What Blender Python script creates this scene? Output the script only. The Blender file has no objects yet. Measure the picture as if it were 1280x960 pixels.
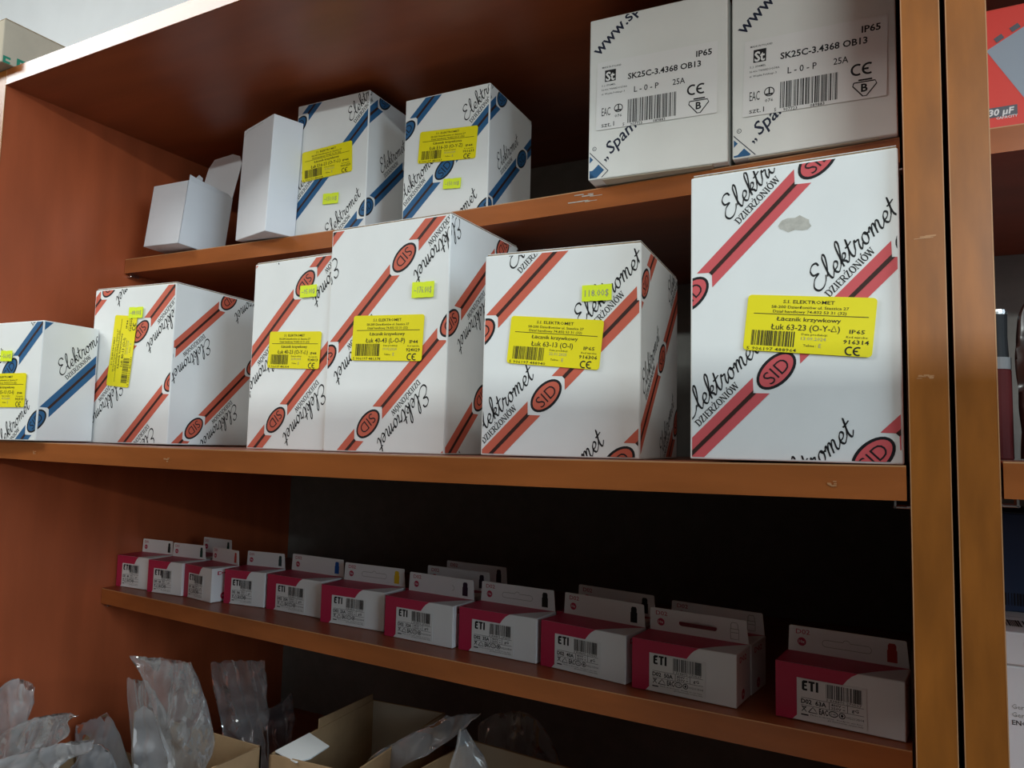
import bpy, bmesh, math, random
from mathutils import Vector, Matrix, noise

C = bpy.context.scene.collection
SC = bpy.context.scene
ZB = 1.40            # height of the main shelf's top above the floor

# ------------------------------------------------------------------ camera
cam_d = bpy.data.cameras.new('camera')
cam = bpy.data.objects.new('camera', cam_d)
C.objects.link(cam)
CAM = Vector((0.8652, -0.4336, ZB + 0.0052))
yaw, pitch, roll = math.radians(27.912), math.radians(4.771), math.radians(1.306)
_f = Vector((-math.sin(yaw), math.cos(yaw), 0)); _r = Vector((math.cos(yaw), math.sin(yaw), 0)); _u = Vector((0, 0, 1))
f2 = _f * math.cos(pitch) + _u * math.sin(pitch); u2 = -_f * math.sin(pitch) + _u * math.cos(pitch)
r3 = _r * math.cos(roll) + u2 * math.sin(roll); u3 = -_r * math.sin(roll) + u2 * math.cos(roll)
cam.matrix_world = Matrix(((r3.x, u3.x, -f2.x, CAM.x), (r3.y, u3.y, -f2.y, CAM.y), (r3.z, u3.z, -f2.z, CAM.z), (0, 0, 0, 1)))
cam_d.sensor_fit = 'HORIZONTAL'
cam_d.sensor_width = 36.0
cam_d.lens = 932.99 / 1280 * 36.0
cam_d.clip_start = 0.01
SC.camera = cam

# ------------------------------------------------------------------ world, lights, exposure
w = bpy.data.worlds.new('room_air'); SC.world = w; w.use_nodes = True
bg = w.node_tree.nodes['Background']
bg.inputs[0].default_value = (0.80, 0.88, 1.0, 1); bg.inputs[1].default_value = 0.008

def area(name, loc, target, sx, sy, power, col):
    d = bpy.data.lights.new(name, 'AREA'); d.shape = 'RECTANGLE'; d.size = sx; d.size_y = sy
    d.energy = power; d.color = col
    o = bpy.data.objects.new(name, d); C.objects.link(o)
    o.location = loc
    o.rotation_euler = (Vector(target) - Vector(loc)).to_track_quat('-Z', 'Y').to_euler()
    return o

# near row of ceiling tubes, far row of ceiling tubes, daylight from a window on the right
area('ceiling_tubes_near', (-0.95, -0.70, ZB + 1.03), (-0.95, -0.40, ZB), 1.5, 0.34, 24, (0.96, 1.0, 0.97))
area('ceiling_tubes_far', (2.2, -3.6, ZB + 0.95), (2.2, -3.6, 0), 1.2, 0.40, 268, (0.92, 1.0, 0.98))
area('window_daylight', (2.7, -0.82, ZB + 0.58), (0.5, 0.1, ZB), 0.9, 1.2, 28, (0.70, 0.88, 1.0))

SC.view_settings.view_transform = 'Standard'
SC.view_settings.look = 'None'
SC.view_settings.exposure = 0.0
SC.view_settings.gamma = 1.0
SC.view_settings.use_curve_mapping = False

# ------------------------------------------------------------------ materials
def mat(name, col, rough=0.6, spec=0.5, metal=0.0, var=0.0, scale=40.0, stretch=(1, 1, 1), bump=0.0):
    m = bpy.data.materials.new(name); m.use_nodes = True
    nt = m.node_tree; b = nt.nodes['Principled BSDF']
    b.inputs['Roughness'].default_value = rough
    b.inputs['Specular IOR Level'].default_value = spec
    b.inputs['Metallic'].default_value = metal
    b.inputs['Base Color'].default_value = (*col, 1)
    if var > 0 or bump > 0:
        tc = nt.nodes.new('ShaderNodeTexCoord'); mp = nt.nodes.new('ShaderNodeMapping')
        mp.inputs['Scale'].default_value = stretch
        nz = nt.nodes.new('ShaderNodeTexNoise'); nz.inputs['Scale'].default_value = scale; nz.inputs['Detail'].default_value = 5
        nt.links.new(tc.outputs['Object'], mp.inputs[0]); nt.links.new(mp.outputs[0], nz.inputs['Vector'])
        if var > 0:
            cr = nt.nodes.new('ShaderNodeValToRGB')
            cr.color_ramp.elements[0].position = 0.32; cr.color_ramp.elements[1].position = 0.70
            cr.color_ramp.elements[0].color = tuple(c * (1 - var) for c in col) + (1,)
            cr.color_ramp.elements[1].color = tuple(min(1, c * (1 + var)) for c in col) + (1,)
            nt.links.new(nz.outputs[0], cr.inputs[0]); nt.links.new(cr.outputs[0], b.inputs['Base Color'])
        if bump > 0:
            bp = nt.nodes.new('ShaderNodeBump'); bp.inputs['Strength'].default_value = bump; bp.inputs['Distance'].default_value = 0.002
            nt.links.new(nz.outputs[0], bp.inputs['Height']); nt.links.new(bp.outputs[0], b.inputs['Normal'])
    return m

M = {}
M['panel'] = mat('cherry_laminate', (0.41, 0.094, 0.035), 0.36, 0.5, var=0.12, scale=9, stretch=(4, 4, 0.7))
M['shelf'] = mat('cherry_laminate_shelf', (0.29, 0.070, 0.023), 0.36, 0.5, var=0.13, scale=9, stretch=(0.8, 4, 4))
M['edge'] = mat('cherry_edge_band', (0.335, 0.108, 0.016), 0.34, 0.5, var=0.20, scale=38, stretch=(2.2, 2.2, 0.5))
M['arris'] = mat('pale_edge_arris', (0.50, 0.25, 0.11), 0.45)  # lighter tone along the board edges and in the scuffs
M['edge_top'] = mat('cherry_edge_band_across', (0.36, 0.105, 0.026), 0.24, 0.5, var=0.16, scale=16, stretch=(0.6, 3, 3))
M['hardboard'] = mat('grey_hardboard', (0.20, 0.195, 0.18), 0.8, 0.3, var=0.08, scale=60)
M['wall'] = mat('pale_wall_paint', (0.80, 0.84, 0.86), 0.9, 0.2, var=0.02, scale=12, bump=0.05)
M['wall_brown'] = mat('brown_panelled_wall', (0.13, 0.10, 0.08), 0.7, 0.3, var=0.1, scale=6, stretch=(6, 6, 0.5))
M['ceiling'] = mat('white_ceiling_paint', (0.82, 0.83, 0.84), 0.9, 0.2, var=0.02, scale=10)
M['floor'] = mat('grey_floor_tile', (0.16, 0.15, 0.14), 0.5, 0.4, var=0.1, scale=8)
M['white'] = mat('white_carton_board', (0.82, 0.83, 0.82), 0.62, 0.35, var=0.025, scale=22, bump=0.04)
M['white2'] = mat('greyish_carton_board', (0.83, 0.84, 0.81), 0.65, 0.35, var=0.025, scale=22, bump=0.04)
M['plain'] = mat('plain_white_board', (0.74, 0.76, 0.80), 0.6, 0.35, var=0.02, scale=20)
M['kraft'] = mat('kraft_board', (0.40, 0.26, 0.14), 0.8, 0.2, var=0.08, scale=50)
M['kraft_edge'] = mat('corrugated_board_edge', (0.30, 0.21, 0.13), 0.9, 0.1, var=0.35, scale=420)
M['kraft_light'] = mat('pale_kraft_board', (0.52, 0.46, 0.36), 0.8, 0.2, var=0.05, scale=40)
M['red63'] = mat('pinkish_red_ink', (0.66, 0.105, 0.115), 0.6, 0.3)
M['red'] = mat('orange_red_ink', (0.62, 0.13, 0.080), 0.6, 0.3)
M['blue'] = mat('blue_ink', (0.030, 0.125, 0.28), 0.6, 0.3)
M['ink'] = mat('black_ink', (0.012, 0.012, 0.014), 0.55, 0.3)
M['navy'] = mat('navy_ink', (0.015, 0.022, 0.05), 0.55, 0.3)
M['line'] = mat('dark_stripe_ink', (0.045, 0.018, 0.014), 0.55, 0.3)
M['grey_ink'] = mat('grey_ink', (0.30, 0.30, 0.26), 0.6, 0.3)
M['stain'] = mat('rubbed_board', (0.52, 0.50, 0.45), 0.85, 0.2, var=0.15, scale=300)
M['yellow'] = mat('yellow_label_paper', (0.88, 0.76, 0.010), 0.45, 0.4)
M['fluo'] = mat('fluorescent_price_paper', (0.78, 0.92, 0.02), 0.5, 0.4)
M['paper'] = mat('white_label_paper', (0.76, 0.76, 0.75), 0.5, 0.4)
M['spa_paper'] = mat('satin_label_paper', (0.86, 0.86, 0.85), 0.42, 0.5)
M['magenta'] = mat('crimson_ink', (0.50, 0.022, 0.075), 0.45, 0.45)
M['pack'] = mat('white_coated_board', (0.80, 0.80, 0.80), 0.5, 0.4)
M['metal'] = mat('bright_zinc', (0.75, 0.75, 0.76), 0.25, 0.5, metal=1.0)
M['green_ink'] = mat('green_ink', (0.02, 0.24, 0.15), 0.6, 0.3)
M['cap_red'] = mat('bright_red_carton', (0.72, 0.045, 0.030), 0.45, 0.45)
M['cap_grey'] = mat('printed_blue_grey', (0.30, 0.36, 0.42), 0.5, 0.4)
M['cap_grey_d'] = mat('printed_dark_grey', (0.10, 0.11, 0.13), 0.5, 0.4)
M['navy_board'] = mat('navy_board', (0.025, 0.045, 0.10), 0.5, 0.4)
M['brown_film'] = mat('dark_brown_film', (0.022, 0.010, 0.008), 0.3, 0.6)
for nm, col in dict(dark=(0.015, 0.02, 0.018), green=(0.01, 0.05, 0.035), red=(0.62, 0.07, 0.05), teal=(0.03, 0.06, 0.06), blue=(0.01, 0.10, 0.42),
                    yellow=(0.80, 0.50, 0.02), violet=(0.03, 0.012, 0.03), black=(0.012, 0.012, 0.012), copper=(0.42, 0.03, 0.02)).items():
    M['fz_' + nm] = mat('fuse_print_' + nm, col, 0.55, 0.3)

def plastic(name, tint, clear, white, rough=0.16):
    m = bpy.data.materials.new(name); m.use_nodes = True
    nt = m.node_tree; N = nt.nodes; L = nt.links
    b = N['Principled BSDF']; out = N['Material Output']
    b.inputs['Base Color'].default_value = (*tint, 1); b.inputs['Roughness'].default_value = rough
    b.inputs['Specular IOR Level'].default_value = 0.7
    tr = N.new('ShaderNodeBsdfTransparent'); tr.inputs[0].default_value = (0.97, 0.98, 0.99, 1)
    tl = N.new('ShaderNodeBsdfTranslucent'); tl.inputs[0].default_value = (*tint, 1)
    gl = N.new('ShaderNodeBsdfGlossy'); gl.inputs['Roughness'].default_value = rough; gl.inputs[0].default_value = (1, 1, 1, 1)
    m1 = N.new('ShaderNodeMixShader'); m1.inputs[0].default_value = white
    mh = N.new('ShaderNodeMixShader'); m2 = N.new('ShaderNodeMixShader')
    lw = N.new('ShaderNodeLayerWeight'); lw.inputs[0].default_value = 0.30
    mr = N.new('ShaderNodeMapRange'); mr.inputs['To Min'].default_value = 1 - clear; mr.inputs['To Max'].default_value = min(1, 1.35 - clear)
    L.new(lw.outputs['Facing'], mr.inputs['Value']); L.new(mr.outputs[0], mh.inputs[0])
    L.new(b.outputs[0], m1.inputs[1]); L.new(tl.outputs[0], m1.inputs[2])
    L.new(tr.outputs[0], mh.inputs[1]); L.new(m1.outputs[0], mh.inputs[2])
    fr = N.new('ShaderNodeFresnel'); fr.inputs[0].default_value = 1.42; sc = N.new('ShaderNodeMath'); sc.operation = 'MULTIPLY'; sc.inputs[1].default_value = 0.9; sc.use_clamp = True
    L.new(fr.outputs[0], sc.inputs[0]); L.new(sc.outputs[0], m2.inputs[0]); L.new(mh.outputs[0], m2.inputs[1]); L.new(gl.outputs[0], m2.inputs[2])
    tc = N.new('ShaderNodeTexCoord'); nz = N.new('ShaderNodeTexNoise'); nz.inputs['Scale'].default_value = 28; nz.inputs['Detail'].default_value = 3
    bp = N.new('ShaderNodeBump'); bp.inputs['Strength'].default_value = 0.4; bp.inputs['Distance'].default_value = 0.008
    L.new(tc.outputs['Object'], nz.inputs['Vector']); L.new(nz.outputs[0], bp.inputs['Height'])
    L.new(bp.outputs[0], b.inputs['Normal']); L.new(bp.outputs[0], gl.inputs['Normal'])
    L.new(m2.outputs[0], out.inputs[0])
    return m
M['film'] = plastic('clear_film', (0.86, 0.90, 0.94), 0.88, 0.35, 0.05)
M['film_milky'] = plastic('milky_film', (0.82, 0.86, 0.92), 0.72, 0.45, 0.07)
M['film_dark'] = plastic('smoky_film', (0.10, 0.10, 0.11), 0.72, 0.2, 0.1)

# ------------------------------------------------------------------ helpers
class MB:
    """collects polygons with material slots and links them as ONE mesh object"""
    def __init__(self): self.v = []; self.f = []; self.m = []; self.mats = []
    def slot(self, m):
        if m not in self.mats: self.mats.append(m)
        return self.mats.index(m)
    def poly(self, pts, m):
        i = len(self.v); self.v += [tuple(p) for p in pts]
        self.f.append(tuple(range(i, i + len(pts)))); self.m.append(self.slot(m))
    def mesh(self, verts, faces, m):
        i = len(self.v); self.v += [tuple(p) for p in verts]; s = self.slot(m)
        for f in faces: self.f.append(tuple(k + i for k in f)); self.m.append(s)
    def box(self, x0, x1, y0, y1, z0, z1, m, bev=0.0, seg=1):
        bm = bmesh.new(); bmesh.ops.create_cube(bm, size=1)
        for v in bm.verts: v.co = Vector(((x0 + x1) / 2 + v.co.x * (x1 - x0), (y0 + y1) / 2 + v.co.y * (y1 - y0), (z0 + z1) / 2 + v.co.z * (z1 - z0)))
        if bev > 0: bmesh.ops.bevel(bm, geom=bm.edges[:], offset=bev, segments=seg, profile=0.5, affect='EDGES')
        bm.verts.index_update()
        self.mesh([v.co[:] for v in bm.verts], [[v.index for v in f.verts] for f in bm.faces], m); bm.free()
    def prism(self, pts, z0, z1, m, fr=lambda x, y, z: (x, y, z)):
        """convex-or-not outline pts (x, y) lifted from z0 to z1"""
        n = len(pts)
        lo = [fr(x, y, z0) for x, y in pts]; hi = [fr(x, y, z1) for x, y in pts]
        self.mesh(lo + hi, [tuple(range(n - 1, -1, -1)), tuple(range(n, 2 * n))] + [(i, (i + 1) % n, n + (i + 1) % n, n + i) for i in range(n)], m)
    def tube(self, p, r, m, n=12, closed=True):
        rings = []
        for k, (q, rr) in enumerate(zip(p, r)):
            a = Vector(p[max(k - 1, 0)]); b = Vector(p[min(k + 1, len(p) - 1)]); d = (b - a).normalized()
            s = d.orthogonal().normalized(); t = d.cross(s)
            rings.append([tuple(Vector(q) + rr * (s * math.cos(2 * math.pi * i / n) + t * math.sin(2 * math.pi * i / n))) for i in range(n)])
        vs = [v for rg in rings for v in rg]; fs = []
        for k in range(len(rings) - 1):
            for i in range(n): fs.append((k * n + i, k * n + (i + 1) % n, (k + 1) * n + (i + 1) % n, (k + 1) * n + i))
        fs += [tuple(range(n - 1, -1, -1)), tuple((len(rings) - 1) * n + i for i in range(n))]
        self.mesh(vs, fs, m)
    def build(self, name, parent=None, smooth=False):
        me = bpy.data.meshes.new(name); me.from_pydata(self.v, [], self.f)
        for m in self.mats: me.materials.append(m)
        me.polygons.foreach_set('material_index', self.m)
        if smooth: me.polygons.foreach_set('use_smooth', [True] * len(self.f))
        me.update()
        o = bpy.data.objects.new(name, me); C.objects.link(o)
        if parent: o.parent = parent
        return o

def thing(name, label, cat, loc=(0, 0, 0), rot=(0, 0, 0), group=None):
    o = bpy.data.objects.new(name, None); C.objects.link(o); o.empty_display_size = 0.02
    o.location = loc; o.rotation_euler = rot
    return tag(o, label, cat, group)
def tag(o, label, cat, group=None):
    o['label'] = label; o['category'] = cat
    if group: o['group'] = group
    return o

# ------------------------------------------------------------------ flat print: text, stripes, bar codes
_cache = {}
def text_tris(s, bold=0.0, res=2, shear=0.0):
    """triangles of a text line in the built-in font, cap height 1, left aligned at 0, with its width"""
    key = (s, bold, res, shear)
    if key in _cache: return _cache[key]
    if 'Δ' in s:
        a, b = s.split('Δ'); ta, wa = text_tris(a, bold, res, shear); tb, wb = text_tris(b, bold, res, shear)
        tri = ribbon([(wa + 0.12, 0.05), (wa + 0.92, 0.05), (wa + 0.52, 0.98), (wa + 0.12, 0.05), (wa + 0.5, 0.05)], 0.13)
        _cache[key] = (ta + tri + [[(p[0] + wa + 1.06, p[1]) for p in t] for t in tb], wa + 1.06 + wb); return _cache[key]
    cu = bpy.data.curves.new('text', 'FONT'); cu.body = s; cu.size = 1.0; cu.offset = bold; cu.resolution_u = res; cu.shear = shear
    ob = bpy.data.objects.new('text', cu); C.objects.link(ob)
    me = ob.to_mesh(); me.calc_loop_triangles()
    k = 1 / 0.729
    tr = [[(me.vertices[i].co.x * k, me.vertices[i].co.y * k) for i in t.vertices] for t in me.loop_triangles]
    ob.to_mesh_clear(); bpy.data.objects.remove(ob); bpy.data.curves.remove(cu)
    xs = [p[0] for t in tr for p in t] or [0, 1]
    x0, x1 = min(xs), max(xs)
    tr = [[(p[0] - x0, p[1]) for p in t] for t in tr]
    _cache[key] = (tr, x1 - x0); return _cache[key]

def ribbon(pts, w, nib=None):
    """quads along a polyline; with a nib angle the width swells like a broad pen"""
    out = []; n = len(pts)
    L = []
    for i in range(n):
        a = pts[max(i - 1, 0)]; b = pts[min(i + 1, n - 1)]
        dx, dy = b[0] - a[0], b[1] - a[1]; l = math.hypot(dx, dy) or 1; dx /= l; dy /= l
        ww = w if nib is None else w * (0.42 + 0.75 * abs(dx * math.sin(nib) - dy * math.cos(nib)))
        L.append(((pts[i][0] - dy * ww / 2, pts[i][1] + dx * ww / 2), (pts[i][0] + dy * ww / 2, pts[i][1] - dx * ww / 2)))
    for i in range(n - 1):
        a, b = L[i]; c, d = L[i + 1]
        out += [[a, b, d], [a, d, c]]
    return out
def spline(pts, k=5):
    out = []; n = len(pts)
    for i in range(n - 1):
        p0, p1, p2, p3 = pts[max(i - 1, 0)], pts[i], pts[i + 1], pts[min(i + 2, n - 1)]
        for j in range(k):
            t = j / k
            out.append(tuple(0.5 * (2 * p1[a] + (p2[a] - p0[a]) * t + (2 * p0[a] - 5 * p1[a] + 4 * p2[a] - p3[a]) * t * t + (3 * p1[a] - p0[a] - 3 * p2[a] + p3[a]) * t ** 3) for a in (0, 1)))
    return out + [pts[-1]]

SCRIPT = {   # pen strokes of the handwriting letters, x height 1
 'E': (1.55, [[(1.25, 1.85), (1.15, 2.2), (0.75, 2.3), (0.38, 2.0), (0.45, 1.5), (0.95, 1.28), (0.4, 1.15), (0.02, 0.6), (0.25, 0.08), (0.75, 0.0), (1.2, 0.3), (1.45, 0.7)]]),
 'l': (0.72, [[(0.0, 0.45), (0.35, 1.15), (0.6, 2.0), (0.5, 2.35), (0.3, 2.05), (0.2, 1.2), (0.2, 0.4), (0.38, 0.0), (0.72, 0.4)]]),
 'e': (0.85, [[(0.0, 0.4), (0.45, 0.5), (0.62, 0.8), (0.42, 1.02), (0.15, 0.75), (0.12, 0.3), (0.4, 0.0), (0.85, 0.4)]]),
 'k': (0.98, [[(0.0, 0.4), (0.35, 1.15), (0.6, 2.0), (0.48, 2.35), (0.28, 2.0), (0.18, 1.0), (0.14, 0.0)], [(0.16, 0.4), (0.5, 0.98), (0.74, 0.85), (0.6, 0.58), (0.3, 0.5), (0.5, 0.3), (0.66, 0.0), (0.98, 0.4)]]),
 't': (0.72, [[(0.0, 0.4), (0.25, 1.0), (0.36, 1.85), (0.22, 0.9), (0.22, 0.3), (0.4, 0.0), (0.72, 0.4)], [(0.0, 1.18), (0.35, 1.2), (0.72, 1.3)]]),
 'r': (0.85, [[(0.0, 0.4), (0.25, 1.12), (0.32, 0.92), (0.62, 0.9), (0.5, 0.5), (0.48, 0.15), (0.6, 0.0), (0.85, 0.4)]]),
 'o': (0.9, [[(0.5, 1.0), (0.18, 0.8), (0.1, 0.3), (0.32, 0.0), (0.6, 0.2), (0.68, 0.7), (0.5, 1.0), (0.62, 0.72), (0.9, 0.75)]]),
 'm': (1.55, [[(0.0, 0.6), (0.2, 1.0), (0.28, 0.7), (0.2, 0.0)], [(0.24, 0.4), (0.5, 0.98), (0.68, 0.85), (0.62, 0.0)], [(0.64, 0.4), (0.9, 0.98), (1.1, 0.85), (1.04, 0.25), (1.2, 0.0), (1.55, 0.4)]]),
 'S': (1.2, [[(1.1, 1.8), (0.9, 2.1), (0.45, 2.0), (0.4, 1.5), (0.75, 1.0), (0.75, 0.4), (0.4, 0.05), (0.0, 0.3)]]),
 'p': (0.95, [[(0.2, 1.05), (0.2, -0.8)], [(0.2, 0.6), (0.5, 1.02), (0.78, 0.7), (0.66, 0.15), (0.35, 0.02), (0.2, 0.25)]]),
}
def script_tris(s, w=0.18, slant=0.32):
    key = ('script', s, w)
    if key in _cache: return _cache[key]
    x = 0; out = []
    for ch in s:
        adv, strokes = SCRIPT[ch]
        for st in strokes:
            out += ribbon([(x + a + slant * b, b) for a, b in spline(st, 4)], w, nib=math.radians(35))
        x += adv * 0.97
    _cache[key] = (out, x); return _cache[key]

SERIF = {
 'D': (0.98, [((0.18, 0), (0.18, 1), 1)], [[(0.18, 1), (0.5, 1), (0.78, 0.8), (0.84, 0.5), (0.78, 0.2), (0.5, 0), (0.18, 0)]], [(0.12, 0), (0.12, 1)]),
 'Z': (0.86, [((0.68, 1), (0.12, 0), 1), ((0.06, 1), (0.76, 1), 0), ((0.06, 0), (0.78, 0), 0), ((0.08, 1), (0.06, 0.74), 0), ((0.78, 0), (0.8, 0.28), 0)], [], []),
 'I': (0.5, [((0.25, 0), (0.25, 1), 1)], [], [(0.25, 0), (0.25, 1)]),
 'E': (0.85, [((0.2, 0), (0.2, 1), 1), ((0.1, 1), (0.74, 1), 0), ((0.1, 0), (0.78, 0), 0), ((0.2, 0.52), (0.56, 0.52), 0), ((0.74, 1), (0.74, 0.74), 0), ((0.78, 0), (0.78, 0.28), 0)], [], []),
 'R': (0.98, [((0.18, 0), (0.18, 1), 1), ((0.45, 0.5), (0.82, 0), 1)], [[(0.18, 1), (0.5, 1), (0.72, 0.86), (0.72, 0.64), (0.5, 0.5), (0.18, 0.5)]], [(0.16, 0), (0.12, 1), (0.85, 0)]),
 'O': (1.0, [], [[(0.5 + 0.38 * math.cos(a * math.pi / 8), 0.5 + 0.5 * math.sin(a * math.pi / 8)) for a in range(17)]], []),
 'N': (1.02, [((0.16, 0), (0.16, 1), 0), ((0.16, 1), (0.84, 0), 1), ((0.84, 0), (0.84, 1), 0)], [], [(0.14, 0), (0.12, 1), (0.84, 1)]),
 'W': (1.3, [((0.1, 1), (0.4, 0), 1), ((0.4, 0), (0.65, 1), 0), ((0.65, 1), (0.92, 0), 1), ((0.92, 0), (1.2, 1), 0)], [], [(0.12, 1), (0.65, 1), (1.18, 1)]),
}
def serif_tris(s):
    key = ('serif', s)
    if key in _cache: return _cache[key]
    x = 0; out = []
    for ch in s:
        base = {'Ż': 'Z', 'Ó': 'O'}.get(ch, ch)
        adv, st, cur, sf = SERIF[base]
        for a, b, k in st: out += ribbon([(x + a[0], a[1]), (x + b[0], b[1])], 0.21 if k else 0.09)
        for c in cur: out += ribbon([(x + p[0], p[1]) for p in c], 0.19, nib=0.0)
        for p in sf: out += ribbon([(x + p[0] - 0.17, p[1]), (x + p[0] + 0.17, p[1])], 0.08)
        if ch == 'Ż': out += ribbon([(x + 0.34, 1.25), (x + 0.52, 1.25)], 0.18)
        if ch == 'Ó': out += ribbon([(x + 0.42, 1.12), (x + 0.68, 1.36)], 0.14)
        x += adv
    _cache[key] = (out, x); return _cache[key]

def xf(tris, ox, oy, s, ang=0.0, sy=None):
    ca, sa = math.cos(ang), math.sin(ang); sy = s if sy is None else sy
    return [[(ox + p[0] * s * ca - p[1] * sy * sa, oy + p[0] * s * sa + p[1] * sy * ca) for p in t] for t in tris]
def rect(x0, y0, x1, y1): return [[(x0, y0), (x1, y0), (x1, y1)], [(x0, y0), (x1, y1), (x0, y1)]]
def fan(pts): return [[pts[0], pts[i], pts[i + 1]] for i in range(1, len(pts) - 1)]
def ellipse(cx, cy, a, b, ang=0, n=28):
    ca, sa = math.cos(ang), math.sin(ang)
    return [(cx + a * math.cos(t) * ca - b * math.sin(t) * sa, cy + a * math.cos(t) * sa + b * math.sin(t) * ca) for t in [2 * math.pi * i / n for i in range(n)]]
def ring(cx, cy, a, b, w, ang=0, n=28, t0=0, t1=2 * math.pi):
    ca, sa = math.cos(ang), math.sin(ang); P = []
    for i in range(n + 1):
        t = t0 + (t1 - t0) * i / n
        P.append((cx + a * math.cos(t) * ca - b * math.sin(t) * sa, cy + a * math.cos(t) * sa + b * math.sin(t) * ca))
    return ribbon(P, w)
def clip(poly, x0, y0, x1, y1):
    for ax, lim, sg in ((0, x0, 1), (0, x1, -1), (1, y0, 1), (1, y1, -1)):
        out = []; n = len(poly)
        for i in range(n):
            a, b = poly[i], poly[(i + 1) % n]; da = sg * (a[ax] - lim); db = sg * (b[ax] - lim)
            if da >= 0: out.append(a)
            if da * db < 0:
                t = da / (da - db); out.append((a[0] + (b[0] - a[0]) * t, a[1] + (b[1] - a[1]) * t))
        poly = out
        if len(poly) < 3: return []
    return poly

class Face:
    """a flat side of a part: o + u*tu + v*tv, prints lie a hair above it"""
    def __init__(self, mb, o, tu, tv, w, h, u0=0.0):
        self.mb = mb; self.o = Vector(o); self.tu = Vector(tu); self.tv = Vector(tv); self.n = self.tu.cross(self.tv)
        self.lim = (u0, 0.0, u0 + w, h); self.u0 = u0
    def put(self, tris, m, layer=1, lim=None):
        x0, y0, x1, y1 = lim or self.lim; e = 0.00012 * layer
        for t in tris:
            if max(p[0] for p in t) < x0 or min(p[0] for p in t) > x1 or max(p[1] for p in t) < y0 or min(p[1] for p in t) > y1: continue
            q = clip(t, x0, y0, x1, y1)
            if len(q) < 3: continue
            a = sum(q[i][0] * q[(i + 1) % len(q)][1] - q[(i + 1) % len(q)][0] * q[i][1] for i in range(len(q)))
            if abs(a) < 1e-12: continue
            if a < 0: q = q[::-1]
            self.mb.poly([self.o + self.tu * (p[0] - self.u0) + self.tv * p[1] + self.n * e for p in q], m)
    def text(self, s, x, y, cap, m, layer=2, bold=0.0, align='l', ang=0.0, width=None, res=2, shear=0.0):
        tr, wd = text_tris(s, bold, res, shear)
        k = cap if width is None else width / wd
        off = {'l': 0, 'c': -wd / 2, 'r': -wd}[align]
        tr = [[(p[0] + off, p[1]) for p in t] for t in tr]
        self.put(xf(tr, x, y, k, ang, sy=cap), m, layer)

def barcode(x0, y0, w, h, seed, n=30):
    rd = random.Random(seed); out = []; xs = []; x = 0
    for i in range(n):
        b = rd.choice((1, 1, 2, 2, 3)); g = rd.choice((1, 1, 2, 3)); xs.append((x, b)); x += b + g
    for a, b in xs: out += rect(x0 + w * a / x, y0, x0 + w * (a + b) / x, y0 + h)
    return out
def ce_mark(x, y, h):
    r = h / 2; wd = h * 0.17
    t = ring(x + r, y + r, r * 0.9, r * 0.9, wd, n=16, t0=math.radians(60), t1=math.radians(300))
    t += ring(x + r * 2.75, y + r, r * 0.9, r * 0.9, wd, n=16, t0=math.radians(60), t1=math.radians(300))
    return t + rect(x + r * 1.95, y + r - wd / 2, x + r * 2.75, y + r + wd / 2)
def rrect(x0, y0, x1, y1, r, n=4):
    P = []
    for cx, cy, a in ((x1 - r, y0 + r, -90), (x1 - r, y1 - r, 0), (x0 + r, y1 - r, 90), (x0 + r, y0 + r, 180)):
        for i in range(n + 1):
            t = math.radians(a + 90 * i / n); P.append((cx + r * math.cos(t), cy + r * math.sin(t)))
    return P

# ------------------------------------------------------------------ the room
def struct(name, x0, x1, y0, y1, z0, z1, m):
    mb = MB(); mb.box(x0, x1, y0, y1, z0, z1, m); o = mb.build(name); o['kind'] = 'structure'; return o
struct('wall_back', -3.2, 3.6, 0.482, 0.56, 0, 2.55, M['wall'])
struct('floor', -3.2, 3.6, -4.2, 0.482, -0.06, 0, M['floor'])
struct('ceiling', -3.2, 3.6, -4.2, 0.56, 2.55, 2.60, M['ceiling'])

struct('wall_left', -3.28, -3.2, -4.2, 0.56, 0, 2.55, M['wall_brown'])
struct('wall_right', 3.6, 3.68, -4.2, 0.56, 0, 2.55, M['wall_brown'])
struct('wall_front', -3.28, 3.68, -4.28, -4.2, 0, 2.55, M['wall_brown'])

# ------------------------------------------------------------------ bookcases
W, TH, D = 0.8664, 0.018, 0.4585
TOP = ZB + 0.3868                      # underside of the top panel
def panel_mb(x0, x1, y0, y1, z0, z1, face, edge, arris=0.0004):
    """board with laminate faces, an edge band on its front and thin pale arrises"""
    mb = MB(); e = 0.0009
    mb.box(x0, x1, y0 + e, y1, z0, z1, face)
    mb.box(x0, x1, y0, y0 + e, z0, z1, edge, bev=0.0003)
    a = arris
    for xa in (x0, x1):
        s = 1 if xa == x0 else -1
        mb.box(min(xa, xa + s * a) - (0.0001 if s > 0 else 0), max(xa, xa + s * a) + (0.0001 if s < 0 else 0), y0 - 0.0001, y0 + 0.0004, z0, z1, M['arris'])
    return mb
def shelf_mb(x0, x1, yf, yb, z, sag, k, face, edge, n=24):
    """shelf board sagging a little under its load; its front may run slightly askew"""
    mb = MB(); V = []
    for i in range(n + 1):
        t = i / n; x = x0 + (x1 - x0) * t; dz = z - sag * 4 * t * (1 - t); y = yf + k * t
        V += [(x, y, dz), (x, y, dz - 0.0008), (x, y, dz - TH), (x, yb, dz - TH), (x, yb, dz)]
    i0 = len(mb.v); mb.v += V
    mats = (M['arris'], edge, face, face, face)
    for i in range(n):
        for a in range(5):
            b = (a + 1) % 5; mb.f.append((5 * i + a, 5 * i + b, 5 * i + 5 + b, 5 * i + 5 + a)); mb.m.append(mb.slot(mats[a]))
    mb.f += [(4, 3, 2, 1, 0), tuple(5 * n + q for q in range(5))]; mb.m += [mb.slot(face)] * 2
    return mb
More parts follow.
